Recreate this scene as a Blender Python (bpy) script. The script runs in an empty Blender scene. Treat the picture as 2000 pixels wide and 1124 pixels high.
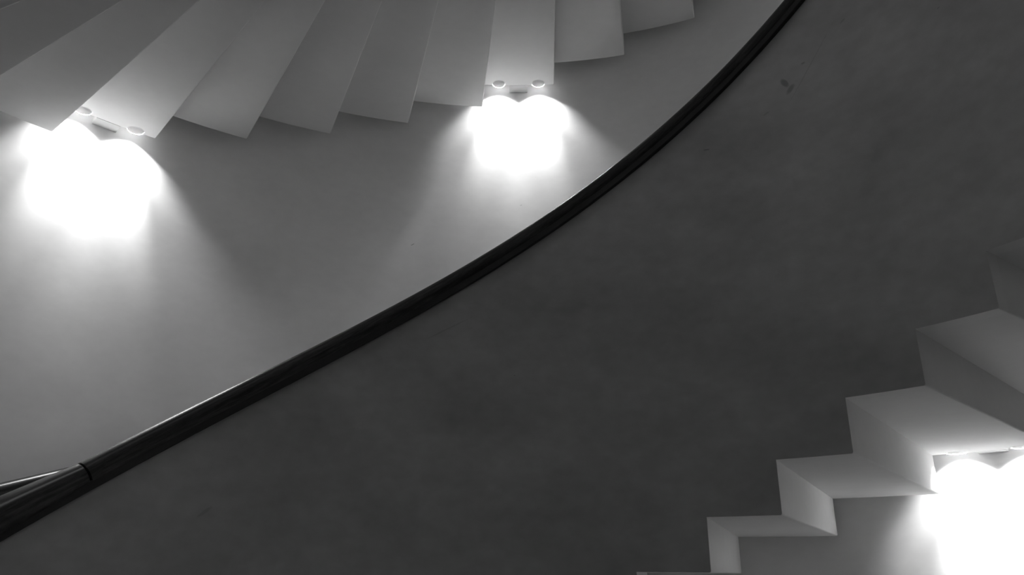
import bpy, bmesh, math
import numpy as np
from mathutils import Vector, Matrix
from math import sin, cos, pi

SC = bpy.context.scene
COL = SC.collection

# ------------------------------------------------------------------ camera, world, exposure
CAM = Vector((-0.0171, -1.1318, 0.0))
YAW, PITCH, ROLL, FPX = 0.0014, 0.3576, 0.0099, 1487.5888
fwd = Vector((sin(YAW)*cos(PITCH), cos(YAW)*cos(PITCH), sin(PITCH)))
rgt = Vector((cos(YAW), -sin(YAW), 0)); upv = rgt.cross(fwd)
r2 = cos(ROLL)*rgt + sin(ROLL)*upv; u2 = -sin(ROLL)*rgt + cos(ROLL)*upv
cd = bpy.data.cameras.new('camera'); cam = bpy.data.objects.new('camera', cd); COL.objects.link(cam)
cam.matrix_world = Matrix(((r2.x, u2.x, -fwd.x, CAM.x), (r2.y, u2.y, -fwd.y, CAM.y), (r2.z, u2.z, -fwd.z, CAM.z), (0, 0, 0, 1)))
cd.sensor_fit = 'HORIZONTAL'; cd.sensor_width = 36.0; cd.lens = 36.0*FPX/2000.0; cd.clip_start = 0.02
SC.camera = cam
SC.view_settings.view_transform = 'Standard'; SC.view_settings.look = 'None'
SC.view_settings.exposure = 0.0; SC.view_settings.gamma = 1.0; SC.view_settings.use_curve_mapping = False
w = bpy.data.worlds.new('world'); SC.world = w; w.use_nodes = True
w.node_tree.nodes['Background'].inputs[0].default_value = (1, 1, 1, 1)
w.node_tree.nodes['Background'].inputs[1].default_value = 0.004
SC.cycles.use_denoising = True
SC.cycles.max_bounces = 10; SC.cycles.diffuse_bounces = 7

BEAM_W, FLOOD_W = 68.0, 28.0
WELL_W = 16.0

# ------------------------------------------------------------------ plan of the staircase (metres, z = 0 at the eye)
H = 0.17; DP = 0.1507; RO = 3.0643; RI = 1.5731
GAP = 0.077; RW = RO + GAP
ECC, EANG, SOFF = 0.0234, -0.2983, 0.0341
SLOPE = H/DP
PH_UP, Z_UP = -0.823, 1.998            # end angle / underside height of upper step 0
PH_LO, Z_LO = 0.3764 + DP, 0.1734      # end angle / underside height of lower step 0
Z_RAIL = 1.1522                        # bottom line of the rail on the well face at angle 0
PH_JOINT = -0.853

def ell(ph): return 1 + ECC*cos(2*(ph - EANG))
def P(R, ph, z):
    """point on the stair: angle measured clockwise from +y; step edges lean slightly off the radius"""
    e = ell(ph); k = SOFF*max(RO - R, 0)
    return Vector((R*e*sin(ph) + k*cos(ph), R*e*cos(ph) - k*sin(ph), z))
def C(R, ph, z):
    e = ell(ph); return Vector((R*e*sin(ph), R*e*cos(ph), z))

# ------------------------------------------------------------------ materials
def nodes(name):
    m = bpy.data.materials.new(name); m.use_nodes = True
    nt = m.node_tree; b = nt.nodes['Principled BSDF']; return m, nt, b
def grey(v): return (v, v, v, 1)
def plaster(name, val, mott=0.06, scale=2.2, rough=0.85, bump=0.12, scuffs=()):
    m, nt, b = nodes(name); N, L = nt.nodes, nt.links
    tc = N.new('ShaderNodeTexCoord')
    n1 = N.new('ShaderNodeTexNoise'); n1.inputs['Scale'].default_value = scale; n1.inputs['Detail'].default_value = 5; n1.inputs['Roughness'].default_value = .55
    n2 = N.new('ShaderNodeTexNoise'); n2.inputs['Scale'].default_value = scale*7; n2.inputs['Detail'].default_value = 4
    mp = N.new('ShaderNodeMapping'); mp.inputs['Scale'].default_value = (1, 1, 1.5)
    L.new(tc.outputs['Object'], mp.inputs[0]); L.new(mp.outputs[0], n1.inputs['Vector']); L.new(mp.outputs[0], n2.inputs['Vector'])
    mr = N.new('ShaderNodeMapRange'); mr.inputs[1].default_value = .3; mr.inputs[2].default_value = .7
    mr.inputs[3].default_value = 1 - mott; mr.inputs[4].default_value = 1 + mott; L.new(n1.outputs[0], mr.inputs[0])
    mr2 = N.new('ShaderNodeMapRange'); mr2.inputs[1].default_value = .3; mr2.inputs[2].default_value = .7
    mr2.inputs[3].default_value = 1 - mott*.4; mr2.inputs[4].default_value = 1 + mott*.4; L.new(n2.outputs[0], mr2.inputs[0])
    mu = N.new('ShaderNodeMath'); mu.operation = 'MULTIPLY'; L.new(mr.outputs[0], mu.inputs[0]); L.new(mr2.outputs[0], mu.inputs[1])
    mv = N.new('ShaderNodeMath'); mv.operation = 'MULTIPLY'; L.new(mu.outputs[0], mv.inputs[0]); mv.inputs[1].default_value = val
    last = mv.outputs[0]
    for (p, a, bdir, ra, rb, s) in scuffs:            # scuff marks: small elongated smudges fixed to the plaster
        sub = N.new('ShaderNodeVectorMath'); sub.operation = 'SUBTRACT'; L.new(tc.outputs['Object'], sub.inputs[0]); sub.inputs[1].default_value = p
        outs = []
        for d, r in ((a, ra), (bdir, rb)):
            dt = N.new('ShaderNodeVectorMath'); dt.operation = 'DOT_PRODUCT'; L.new(sub.outputs[0], dt.inputs[0]); dt.inputs[1].default_value = Vector(d)/r
            sq = N.new('ShaderNodeMath'); sq.operation = 'POWER'; sq.inputs[1].default_value = 2
            ab = N.new('ShaderNodeMath'); ab.operation = 'ABSOLUTE'; L.new(dt.outputs['Value'], ab.inputs[0]); L.new(ab.outputs[0], sq.inputs[0]); outs.append(sq)
        ad = N.new('ShaderNodeMath'); ad.operation = 'ADD'; L.new(outs[0].outputs[0], ad.inputs[0]); L.new(outs[1].outputs[0], ad.inputs[1])
        nn = N.new('ShaderNodeMath'); nn.operation = 'MULTIPLY_ADD'; L.new(n2.outputs[0], nn.inputs[0]); nn.inputs[1].default_value = 1.2; nn.inputs[2].default_value = -.6
        ad2 = N.new('ShaderNodeMath'); ad2.operation = 'ADD'; L.new(ad.outputs[0], ad2.inputs[0]); L.new(nn.outputs[0], ad2.inputs[1])
        f = N.new('ShaderNodeMapRange'); f.interpolation_type = 'SMOOTHSTEP'; f.inputs[1].default_value = .2; f.inputs[2].default_value = 1.2; f.inputs[3].default_value = 1 - s; f.inputs[4].default_value = 1
        L.new(ad2.outputs[0], f.inputs[0])
        m2 = N.new('ShaderNodeMath'); m2.operation = 'MULTIPLY'; L.new(last, m2.inputs[0]); L.new(f.outputs[0], m2.inputs[1]); last = m2.outputs[0]
    L.new(last, b.inputs['Base Color'])
    b.inputs['Roughness'].default_value = rough; b.inputs['Specular IOR Level'].default_value = .25
    if bump:
        n3 = N.new('ShaderNodeTexNoise'); n3.inputs['Scale'].default_value = 60; n3.inputs['Detail'].default_value = 4; L.new(tc.outputs['Object'], n3.inputs['Vector'])
        bp = N.new('ShaderNodeBump'); bp.inputs['Strength'].default_value = bump; bp.inputs['Distance'].default_value = .002
        L.new(n3.outputs[0], bp.inputs['Height']); L.new(bp.outputs[0], b.inputs['Normal'])
    return m

def on_face(R, px, py):
    """where the sight line of a mark meets the wall ring of radius R (to place real scuffs)"""
    d = (fwd + r2*((px - 1000)/FPX) - u2*((py - 562)/FPX)).normalized()
    t = 0.5
    for _ in range(4000):
        q = CAM + d*t; ph = math.atan2(q.x, q.y)
        if math.hypot(q.x, q.y) >= R*ell(ph): break
        t += .001
    q = CAM + d*t; ph = math.atan2(q.x, q.y)
    return q, Vector((cos(ph), -sin(ph), 0))
def scuff(R, px, py, deg, la, lb, s):
    q, tan = on_face(R, px, py); a = math.radians(deg); z = Vector((0, 0, 1))
    return (q, tan*cos(a) + z*sin(a), -tan*sin(a) + z*cos(a), la, lb, s)

M_wall = plaster('wall_plaster', .78, .045, 2.2, bump=.05, scuffs=[scuff(RW, 812, 447, 35, .014, .003, .45), scuff(RW, 1018, 342, 20, .008, .003, .3)])
M_soffit = plaster('soffit_plaster', .66, .035, 2.5, bump=.05)
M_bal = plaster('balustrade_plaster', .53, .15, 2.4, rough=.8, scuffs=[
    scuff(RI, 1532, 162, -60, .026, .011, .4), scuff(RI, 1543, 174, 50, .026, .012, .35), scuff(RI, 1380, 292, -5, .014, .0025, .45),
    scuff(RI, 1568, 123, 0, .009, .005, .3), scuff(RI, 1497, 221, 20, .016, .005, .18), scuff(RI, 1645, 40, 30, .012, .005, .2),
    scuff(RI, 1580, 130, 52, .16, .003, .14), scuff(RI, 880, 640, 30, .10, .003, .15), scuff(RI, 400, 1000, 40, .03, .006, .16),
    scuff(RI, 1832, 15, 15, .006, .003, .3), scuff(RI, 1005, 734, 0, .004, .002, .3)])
M_floor = plaster('landing_stone', .15, .05, 3, rough=.5, bump=0)

def wood(name):
    m, nt, b = nodes(name); N, L = nt.nodes, nt.links
    uv = N.new('ShaderNodeUVMap'); uv.uv_map = 'UVMap'
    mp = N.new('ShaderNodeMapping'); mp.inputs['Scale'].default_value = (9, 90, 1); L.new(uv.outputs[0], mp.inputs[0])
    n = N.new('ShaderNodeTexNoise'); n.inputs['Scale'].default_value = 1; n.inputs['Detail'].default_value = 6; n.inputs['Roughness'].default_value = .65; L.new(mp.outputs[0], n.inputs['Vector'])
    cr = N.new('ShaderNodeValToRGB'); cr.color_ramp.elements[0].position = .42; cr.color_ramp.elements[0].color = grey(.002)
    cr.color_ramp.elements[1].position = .7; cr.color_ramp.elements[1].color = grey(.035); L.new(n.outputs[0], cr.inputs[0])
    L.new(cr.outputs[0], b.inputs['Base Color'])
    rr = N.new('ShaderNodeMapRange'); rr.inputs[3].default_value = .38; rr.inputs[4].default_value = .52; L.new(n.outputs[0], rr.inputs[0]); L.new(rr.outputs[0], b.inputs['Roughness'])
    b.inputs['Specular IOR Level'].default_value = .2; b.inputs['Coat Weight'].default_value = .75; b.inputs['Coat Roughness'].default_value = .27
    bp = N.new('ShaderNodeBump'); bp.inputs['Strength'].default_value = .15; bp.inputs['Distance'].default_value = .001; L.new(n.outputs[0], bp.inputs['Height']); L.new(bp.outputs[0], b.inputs['Normal'])
    return m
M_wood = wood('dark_wood')
def simple(name, v, rough=.5, metal=0.0, emit=0.0):
    m, nt, b = nodes(name)
    n = nt.nodes.new('ShaderNodeTexNoise'); n.inputs['Scale'].default_value = 30
    mr = nt.nodes.new('ShaderNodeMapRange'); mr.inputs[3].default_value = v*.95; mr.inputs[4].default_value = v*1.05
    nt.links.new(n.outputs[0], mr.inputs[0]); nt.links.new(mr.outputs[0], b.inputs['Base Color'])
    b.inputs['Roughness'].default_value = rough; b.inputs['Metallic'].default_value = metal
    if emit: b.inputs['Emission Color'].default_value = (1, 1, 1, 1); b.inputs['Emission Strength'].default_value = emit
    return m
M_white = simple('white_enamel', .7, .4)
M_chrome = simple('chrome', .75, .2, 1.0)
M_bulb = simple('bulb_glass', .9, .3, 0, 14.0)

# ------------------------------------------------------------------ helpers
def link(name, verts, faces, mat, parent=None, smooth=32, uvs=None):
    me = bpy.data.meshes.new(name)
    bm = bmesh.new(); vs = [bm.verts.new(v) for v in verts]
    uvl = bm.loops.layers.uv.new('UVMap') if uvs else None
    for f in faces:
        if len(set(f)) < 3: continue
        try: fc = bm.faces.new([vs[i] for i in f])
        except ValueError: continue
        if uvs:
            for lp, i in zip(fc.loops, f): lp[uvl].uv = uvs[i]
    if not uvs:
        bmesh.ops.remove_doubles(bm, verts=bm.verts, dist=1e-5)
        bmesh.ops.recalc_face_normals(bm, faces=bm.faces)
    bm.to_mesh(me); bm.free()
    if smooth:
        for p in me.polygons: p.use_smooth = True
        me.set_sharp_from_angle(angle=math.radians(smooth))
    me.materials.append(mat)
    o = bpy.data.objects.new(name, me); COL.objects.link(o)
    if parent: o.parent = parent
    return o
def tag(o, label=None, cat=None, group=None, kind=None):
    if label: o['label'] = label
    if cat: o['category'] = cat
    if group: o['group'] = group
    if kind: o['kind'] = kind
    return o
def empty(name, loc=(0, 0, 0)):
    o = bpy.data.objects.new(name, None); COL.objects.link(o); o.location = loc; o.empty_display_size = .1; return o
def sheet(grid):
    """faces of a rows x cols grid of indices"""
    return [(grid[i][j], grid[i+1][j], grid[i+1][j+1], grid[i][j+1]) for i in range(len(grid)-1) for j in range(len(grid[0])-1)]
def loft(rings, closed_ends=True):
    """rings: list of equal-length closed loops -> verts, faces"""
    n = len(rings[0]); V = [p for r in rings for p in r]; F = []
    for i in range(len(rings)-1):
        for j in range(n):
            k = (j+1) % n; F.append((i*n+j, (i+1)*n+j, (i+1)*n+k, i*n+k))
    if closed_ends:
        F.append(tuple(range(n))); F.append(tuple(range((len(rings)-1)*n, len(rings)*n))[::-1])
    return V, F

# underside profile of one step: (angle, z) points, soft 5 mm lower corner
RC = 0.006
def under(pe, z, R):
    ps = pe - DP; da = RC/R
    pts = [(ps + (DP - da)*t/4, z) for t in range(5)]
    for k in (1, 2, 3):
        a = k*pi/6; pts.append((pe - da + da*sin(a), z + RC - RC*cos(a)))
    return pts
T_STEP = 0.42; COVE = 0.24; BAL_T = 0.06

def step_mesh(pe, z, parent, lamp=False):
    """solid step: soffit underneath, riser face towards the climb, cove at the wall"""
    radii = [RI + BAL_T, RI + .5, RI + 1.0, RO - .004, RO]
    rings = []
    for R in radii:
        zr = .004 if R == RO else 0
        u = under(pe, z, R)
        ring = [P(R, a, zz + zr) for a, zz in u] + [P(R, pe, z + T_STEP)] + [P(R, pe - DP*t/4, z + T_STEP) for t in (1, 2, 3, 4)]
        rings.append(ring)
    V, F = loft(rings)
    o = link('step', V, F, M_soffit, parent)
    if lamp: pockets(o, pe, z)
    # upper back of the step reaches the wall above the cove
    me = o.data; bm = bmesh.new(); bm.from_mesh(me)
    vs = []
    for R in (RO - .001, RW - .0005):
        for zz in (z + COVE, z + T_STEP):
            vs.append([bm.verts.new(P(R, pe - DP + DP*t/4, zz)) for t in range(5)])
    for a, b_ in ((0, 1), (2, 3), (0, 2), (1, 3)):
        for t in range(4):
            bm.faces.new((vs[a][t], vs[a][t+1], vs[b_][t+1], vs[b_][t]))
    for t in (0, 4): bm.faces.new((vs[0][t], vs[1][t], vs[3][t], vs[2][t]))
    bmesh.ops.recalc_face_normals(bm, faces=bm.faces)
    bm.to_mesh(me); bm.free()
    me.set_sharp_from_angle(angle=math.radians(32))
    return o

def pockets(o, pe, z):
    """round lamp openings at the wall end of a step, with a wider hollow above them"""
    V = []; F = []
    for sgn in (-1, 1):
        c = C(RO - .017, pe - DP/2 + sgn*.128/RO, z)
        rings = [[c + Vector((r*cos(2*pi*j/40), r*sin(2*pi*j/40), zz)) for j in range(40)] for r, zz in ((.0432, -.02), (.0432, .006), (.060, .0061), (.060, .125))]
        v, f = loft(rings); F += [tuple(i + len(V) for i in q) for q in f]; V += v
    cut = link('cut', V, F, M_soffit, smooth=0)
    md = o.modifiers.new('b', 'BOOLEAN'); md.object = cut; md.operation = 'DIFFERENCE'; md.solver = 'EXACT'
    dg = bpy.context.evaluated_depsgraph_get(); me = bpy.data.meshes.new_from_object(o.evaluated_get(dg))
    o.modifiers.clear(); o.data = me; me.set_sharp_from_angle(angle=math.radians(32))
    bpy.data.objects.remove(cut)
LAMPS_UP = (1, 6, 11); LAMPS_LO = (-3, 2, 7)
def flight(name, ph0, z0, k0, k1, label, lamps=()):
    t = tag(empty(name, tuple(C(2.3, ph0 + k0*DP, z0 + k0*H))), label, 'staircase')
    inv = Matrix.Translation(-Vector(t.location))
    for k in range(k0, k1):
        o = step_mesh(ph0 + k*DP, z0 + k*H, None, k in lamps)
        o.data.transform(inv); o.parent = t
    return t

def balustrade(name, ph0, z0, k0, k1, zrail, label):
    """solid plastered parapet on the well side; its foot follows the sawtooth of the steps"""
    prof = []
    for k in range(k0, k1):
        prof += under(ph0 + k*DP, z0 + k*H, RI)
        prof.append((ph0 + k*DP, z0 + k*H + H))
    V = []; F = []
    def top(a): return zrail + .026 + SLOPE*a
    n = len(prof)
    ps = SOFF*(RO - RI)/RI
    for a, z in prof:
        def top(a): return zrail + .012 + SLOPE*(a + ps/ell(a))
        V += [P(RI, a, z), P(RI, a, top(a) - .004), C(RI, a, 0) * 1, P(RI + BAL_T, a, top(a)), P(RI + BAL_T, a, z)]
        c = P(RI, a, top(a)); s = P(RI + .004, a, top(a)); V[-3] = s
        V[-4] = Vector((c.x, c.y, top(a) - .004))
    for i in range(n-1):
        A, B = i*5, (i+1)*5
        flat = abs(prof[i+1][0] - prof[i][0]) < 1e-7
        if not flat:
            F += [(A, B, B+1, A+1), (A+1, B+1, B+2, A+2), (A+2, B+2, B+3, A+3), (A+3, B+3, B+4, A+4)]
        F.append((A, A+4, B+4, B))
    F += [(0, 1, 2, 3, 4), tuple(range((n-1)*5, n*5))]
    o = link(name, V, F, M_bal)
    o.data.materials.append(M_soffit)
    for p in o.data.polygons:                    # sawtooth underside is finished like the steps
        c = o.matrix_world @ p.center
        rad = Vector((sin(math.atan2(c.x, c.y)), cos(math.atan2(c.x, c.y)), 0))
        if abs(p.normal.dot(rad)) < .5 and c.z < zrail + SLOPE*math.atan2(c.x, c.y) - .3: p.material_index = 1
    return tag(o, label, 'balustrade')

def rail_piece(name, R, zf, rad, a0, a1, parent, mat=M_wood, step=.02, ends=.003):
    """round section swept along the climb"""
    n = max(3, int(abs(a1-a0)/step)); A = [a0 + (a1-a0)*i/n for i in range(n+1)]
    eps = .002/ R
    A = [a0, a0 + eps] + A[1:-1] + [a1 - eps, a1]
    V = []; UV = []; F = []; m = 36
    L = 0; prev = None
    for i, a in enumerate(A):
        c = C(R, a, zf(a)); tng = (C(R, a+1e-3, zf(a+1e-3)) - C(R, a-1e-3, zf(a-1e-3))).normalized()
        side = Vector((sin(a), cos(a), 0)); side = (side - tng*side.dot(tng)).normalized(); nz = tng.cross(side)
        if nz.z < 0: nz = -nz
        r = rad(a) - (ends if i in (0, len(A)-1) else 0)
        if prev is not None: L += (c - prev).length
        prev = c
        for j in range(m+1):
            t = 2*pi*j/m; V.append(c + side*(r*cos(t)) + nz*(r*sin(t))); UV.append((L, j/m*.26))
    for i in range(len(A)-1):
        for j in range(m):
            q = i*(m+1)+j; F.append((q, q+1, q+m+2, q+m+1))
    F.append(tuple(range(m))); F.append(tuple(range((len(A)-1)*(m+1), (len(A)-1)*(m+1)+m))[::-1])
    return link(name, V, F, mat, parent, smooth=40, uvs=UV)

# ------------------------------------------------------------------ the setting
def ring_wall(name, R, z0, z1, mat, thick=.2, label=None):
    n = 192; V = []; F = []
    for i in range(n):
        a = 2*pi*i/n
        for rr in (R, R + thick):
            for k in range(2): V.append(C(rr, a, (z0, z1)[k]))
    for i in range(n):
        A = i*4; B = ((i+1) % n)*4
        F += [(A, B, B+1, A+1), (A+2, A+3, B+3, B+2), (A+1, B+1, B+3, A+3), (A, A+2, B+2, B)]
    return tag(link(name, V, F, mat), label, None, None, 'structure')
ring_wall('wall_back', RW, -6.0, 7.2, M_wall, label='smooth pale grey plaster wall curving round the stairwell')

def landing(name, ztop, th, mat, label):
    """half-round landing behind the viewer, with the open well in front of it"""
    pts = []
    n = 48
    for i in range(n+1):                                    # outer arc, from the right over the back to the left
        a = pi/2 + .07 + (pi - .14)*i/n; p = C(RW + .01, a, 0); pts.append((p.x, p.y))
    for i in range(9):                                      # left inner return
        a = -pi/2 - .07 - .55*i/8; p = C(RI, a, 0); pts.append((p.x, p.y))
    for i in range(9):
        a = pi/2 + .07 + .55*(1 - i/8); p = C(RI, a, 0); pts.append((p.x, p.y))
    V = [Vector((x, y, z)) for z in (ztop, ztop - th) for x, y in pts]; m = len(pts)
    F = [tuple(range(m)), tuple(range(m, 2*m))[::-1]] + [(i, (i+1) % m, m + (i+1) % m, m + i) for i in range(m)]
    return tag(link(name, V, F, mat, smooth=0), label, None, None, 'structure')
landing('floor', -1.60, .3, M_floor, 'half-round landing floor at the foot of the lower flight')
landing('ceiling', 1.80, .3, M_soffit, 'underside of the half-round landing above')
def disc(name, z, mat, label, th=.2):
    n = 96; V = [C(RW + .02, 2*pi*i/n, zz) for zz in (z, z + th) for i in range(n)]
    F = [tuple(range(n)), tuple(range(n, 2*n))[::-1]] + [(i, (i+1) % n, n+(i+1) % n, n+i) for i in range(n)]
    return tag(link(name, V, F, mat, smooth=0), label, None, None, 'structure')
disc('floor_base', -6.2, M_floor, 'stone floor at the bottom of the stairwell')
disc('ceiling_top', 7.1, M_soffit, 'plain ceiling closing the stairwell')

# ------------------------------------------------------------------ flights, parapets, rails
KL0 = -13; KL1 = 8            # lower flight steps
KU0 = -4; KU1 = 16            # upper flight steps
flight('stair_flight', PH_LO, Z_LO, KL0, KL1, 'lower flight of plastered steps seen from below behind the dark parapet', LAMPS_LO)
flight('stair_flight', PH_UP, Z_UP, KU0, KU1, 'upper flight of plastered steps fanning across the top of the view', LAMPS_UP)
flight('stair_flight', PH_LO, Z_LO - 3.347, KL0, KL1, 'flight of plastered steps one storey further down, below the view')
balustrade('balustrade', PH_LO, Z_LO - 3.347, KL0, KL1, Z_RAIL - 3.347, 'plaster parapet of the flight one storey further down')
balustrade('balustrade', PH_LO, Z_LO, KL0, KL1, Z_RAIL, 'dark grey solid plaster parapet with sawtooth foot, carrying the black handrail')
balustrade('balustrade', PH_UP, Z_UP, KU0, KU1, Z_RAIL + 3.347, 'plaster parapet of the upper flight, above the fanning steps')

RR = RI + .014
def zin(a): return Z_RAIL + .052 + SLOPE*a + .012*max(0, min(1, (PH_JOINT - a)/.12))
def rin(a): return .0368 + .013*max(0, min(1, (PH_JOINT - a)/.14))
hr = tag(empty('handrail', tuple(C(RR, -1.5, zin(-1.5)))), 'round dark wooden handrail sweeping up the dark plaster parapet', 'handrail')
def reparent(o, p):
    o.data.transform(Matrix.Translation(-Vector(p.location))); o.parent = p; return o
reparent(rail_piece('rail_section', RR, zin, rin, PH_JOINT + .0008, 1.57, None), hr)
reparent(rail_piece('rail_section', RR, zin, rin, -1.57, PH_JOINT - .0008, None), hr)
def base_strip(zf, parent):
    # flat dark wooden strip under the rail, standing proud of the plaster, with a small lower arris
    rings = []; n = 150
    for i in range(n + 1):
        a = -1.57 + 3.14*i/n; z = zf(a)
        rings.append([C(RI + dr, a, z + dz) for dr, dz in ((-.013, -.002), (-.0155, .0008), (-.0155, .030), (.05, .030), (.05, .027), (.05, -.002))])
    V, F = loft(rings); o = link('rail_base', V, F, M_strip); o['label'] = 'flat dark strip under the round rail'
    return reparent(o, parent)
M_strip = simple('dark_strip', .012, .45)
base_strip(lambda a: Z_RAIL + SLOPE*a, hr)
hr2 = tag(empty('handrail', tuple(C(RR, -1.5, zin(-1.5) + 3.347))), 'handrail on the parapet of the upper flight', 'handrail')
reparent(rail_piece('rail_section', RR, lambda a: Z_RAIL + .051 + 3.347 + SLOPE*a, lambda a: .04, -1.57, 1.57, None), hr2)

RWR = RW - .075
def zout(a): return Z_RAIL + .101 + SLOPE*a - .075
hw = tag(empty('handrail', tuple(C(RWR, -1.5, zout(-1.5)))), 'wall-mounted dark handrail with a bright top edge, at the far lower left', 'handrail')
reparent(rail_piece('rail_section', RWR, zout, lambda a: .034, -1.57, 1.57, None), hw)
for k in range(8):
    a = -1.4 + k*.4; q = C(RWR, a, zout(a)); qw = C(RW + .01, a, zout(a) - .07)
    pts = [q - Vector((0, 0, .03)), q - Vector((0, 0, .07)), qw]
    rings = []
    for i, c in enumerate(pts):
        d = (pts[min(i+1, 2)] - pts[max(i-1, 0)]).normalized(); s = Vector((cos(a), -sin(a), 0)); n2 = d.cross(s)
        rings.append([c + (s*cos(2*pi*j/12) + n2*sin(2*pi*j/12))*.007 for j in range(12)])
    V, F = loft(rings); reparent(link('rail_bracket', V, F, M_chrome), hw)

# ------------------------------------------------------------------ lamps in the cove between steps and wall
LAT = .128; CAN_R = .043; CAN_IN = .017
def spot(name, loc, watt, deg, blend, parent, aim=(0, 0, -1), r=.012):
    l = bpy.data.lights.new(name, 'SPOT'); l.energy = watt; l.spot_size = math.radians(deg); l.spot_blend = blend; l.shadow_soft_size = r
    o = bpy.data.objects.new(name, l); COL.objects.link(o)
    o.rotation_mode = 'QUATERNION'; o.rotation_quaternion = Vector(aim).to_track_quat('-Z', 'Y')
    o.parent = parent; o.location = Vector(loc) - Vector(parent.location); return o
def step_light(pe, z, label, f=1.0):
    pc = pe - DP/2; base = C(RO + GAP/2, pc, z)
    t = tag(empty('step_light', tuple(base)), label, 'wall light', 'twin lamps let into the undersides of the steps')
    # flat bridge plate closing the gap between step and wall, level with the step underside
    hw_ = .0575/RO; rings = []
    for R in (RO + .0005, RW - .0005):
        rings.append([C(R, pc - hw_, z), C(R, pc + hw_, z), C(R, pc + hw_, z + .09), C(R, pc - hw_, z + .09)])
    V, F = loft(rings); reparent(link('cover_plate', V, F, M_soffit), t)
    for s in (-1, 1):
        a = pc + s*LAT/RO; c = C(RO - CAN_IN, a, z)
        # thin trim ring at the mouth, reflector cup above it
        prof = [(CAN_R - .0025, -.0012), (CAN_R - .0025, .0012), (CAN_R, .0012), (CAN_R, -.0012)]
        rings = [[c + Vector((r*cos(2*pi*j/40), r*sin(2*pi*j/40), zz)) for j in range(40)] for r, zz in prof + prof[:1]]
        V, F = loft(rings, False); reparent(link('trim_ring', V, F, M_white), t)
        prof = [(.030, .058), (.034, .074), (.034, .112), (.001, .112), (.001, .110), (.032, .110), (.032, .074), (.028, .058)]
        rings = [[c + Vector((r*cos(2*pi*j/28), r*sin(2*pi*j/28), zz)) for j in range(28)] for r, zz in prof + prof[:1]]
        V, F = loft(rings, False); reparent(link('lamp_housing', V, F, M_white), t)
        prof = [(.001, .051), (.018, .053), (.024, .060), (.024, .104), (.001, .104)]
        rings = [[c + Vector((r*cos(2*pi*j/20), r*sin(2*pi*j/20), zz)) for j in range(20)] for r, zz in prof]
        V, F = loft(rings); reparent(link('bulb', V, F, M_bulb), t)
        lc = c + Vector((0, 0, .047)); inw = Vector((-sin(a), -cos(a), 0))
        spot('beam_light', lc, BEAM_W*f, 46, 1.0, t, Vector((0, 0, -1)) - inw*.30)
        spot('flood_light', lc, FLOOD_W*f, 108, .4, t)
    return t
for k in (1, 6, 11):
    step_light(PH_UP + k*DP, Z_UP + k*H, {1: 'twin downlight under the upper flight at the far left', 6: 'twin downlight under the upper flight, top centre, above the rail',
               -4: 'twin downlight under the upper flight near its lower landing', 11: 'twin downlight under the upper flight near its top'}[k])
for k in (-3, 2, 7):  # the last is a dim lamp added out of view to lift the risers
    step_light(PH_LO + k*DP, Z_LO + k*H, {2: 'twin downlight under the lower flight at the lower right edge', -3: 'twin downlight under the lower flight hidden by the parapet',
               -8: 'twin downlight under the foot of the lower flight', 7: 'dim unseen twin downlight added under the head of the lower flight'}[k], .2 if k == 7 else 1.2)

# unseen fill lamp added atop the open well to light the parapet
cl = tag(empty('well_fill_light', (0, -.2, 7.1)), 'round fill light added out of view at the top of the stairwell', 'fill light')
rings = [[Vector((r*cos(2*pi*j/40), -.2 + r*sin(2*pi*j/40), zz)) for j in range(40)] for r, zz in ((.55, 7.1), (.55, 7.03), (.52, 7.0), (.51, 7.03), (.001, 7.04))]
V, F = loft(rings); reparent(link('fill_shade', V, F, M_white), cl)
l = bpy.data.lights.new('lamp', 'AREA'); l.shape = 'DISK'; l.size = 1.0; l.energy = WELL_W; lo = bpy.data.objects.new('lamp', l); COL.objects.link(lo); lo.parent = cl; lo.location = (0, 0, -.12)
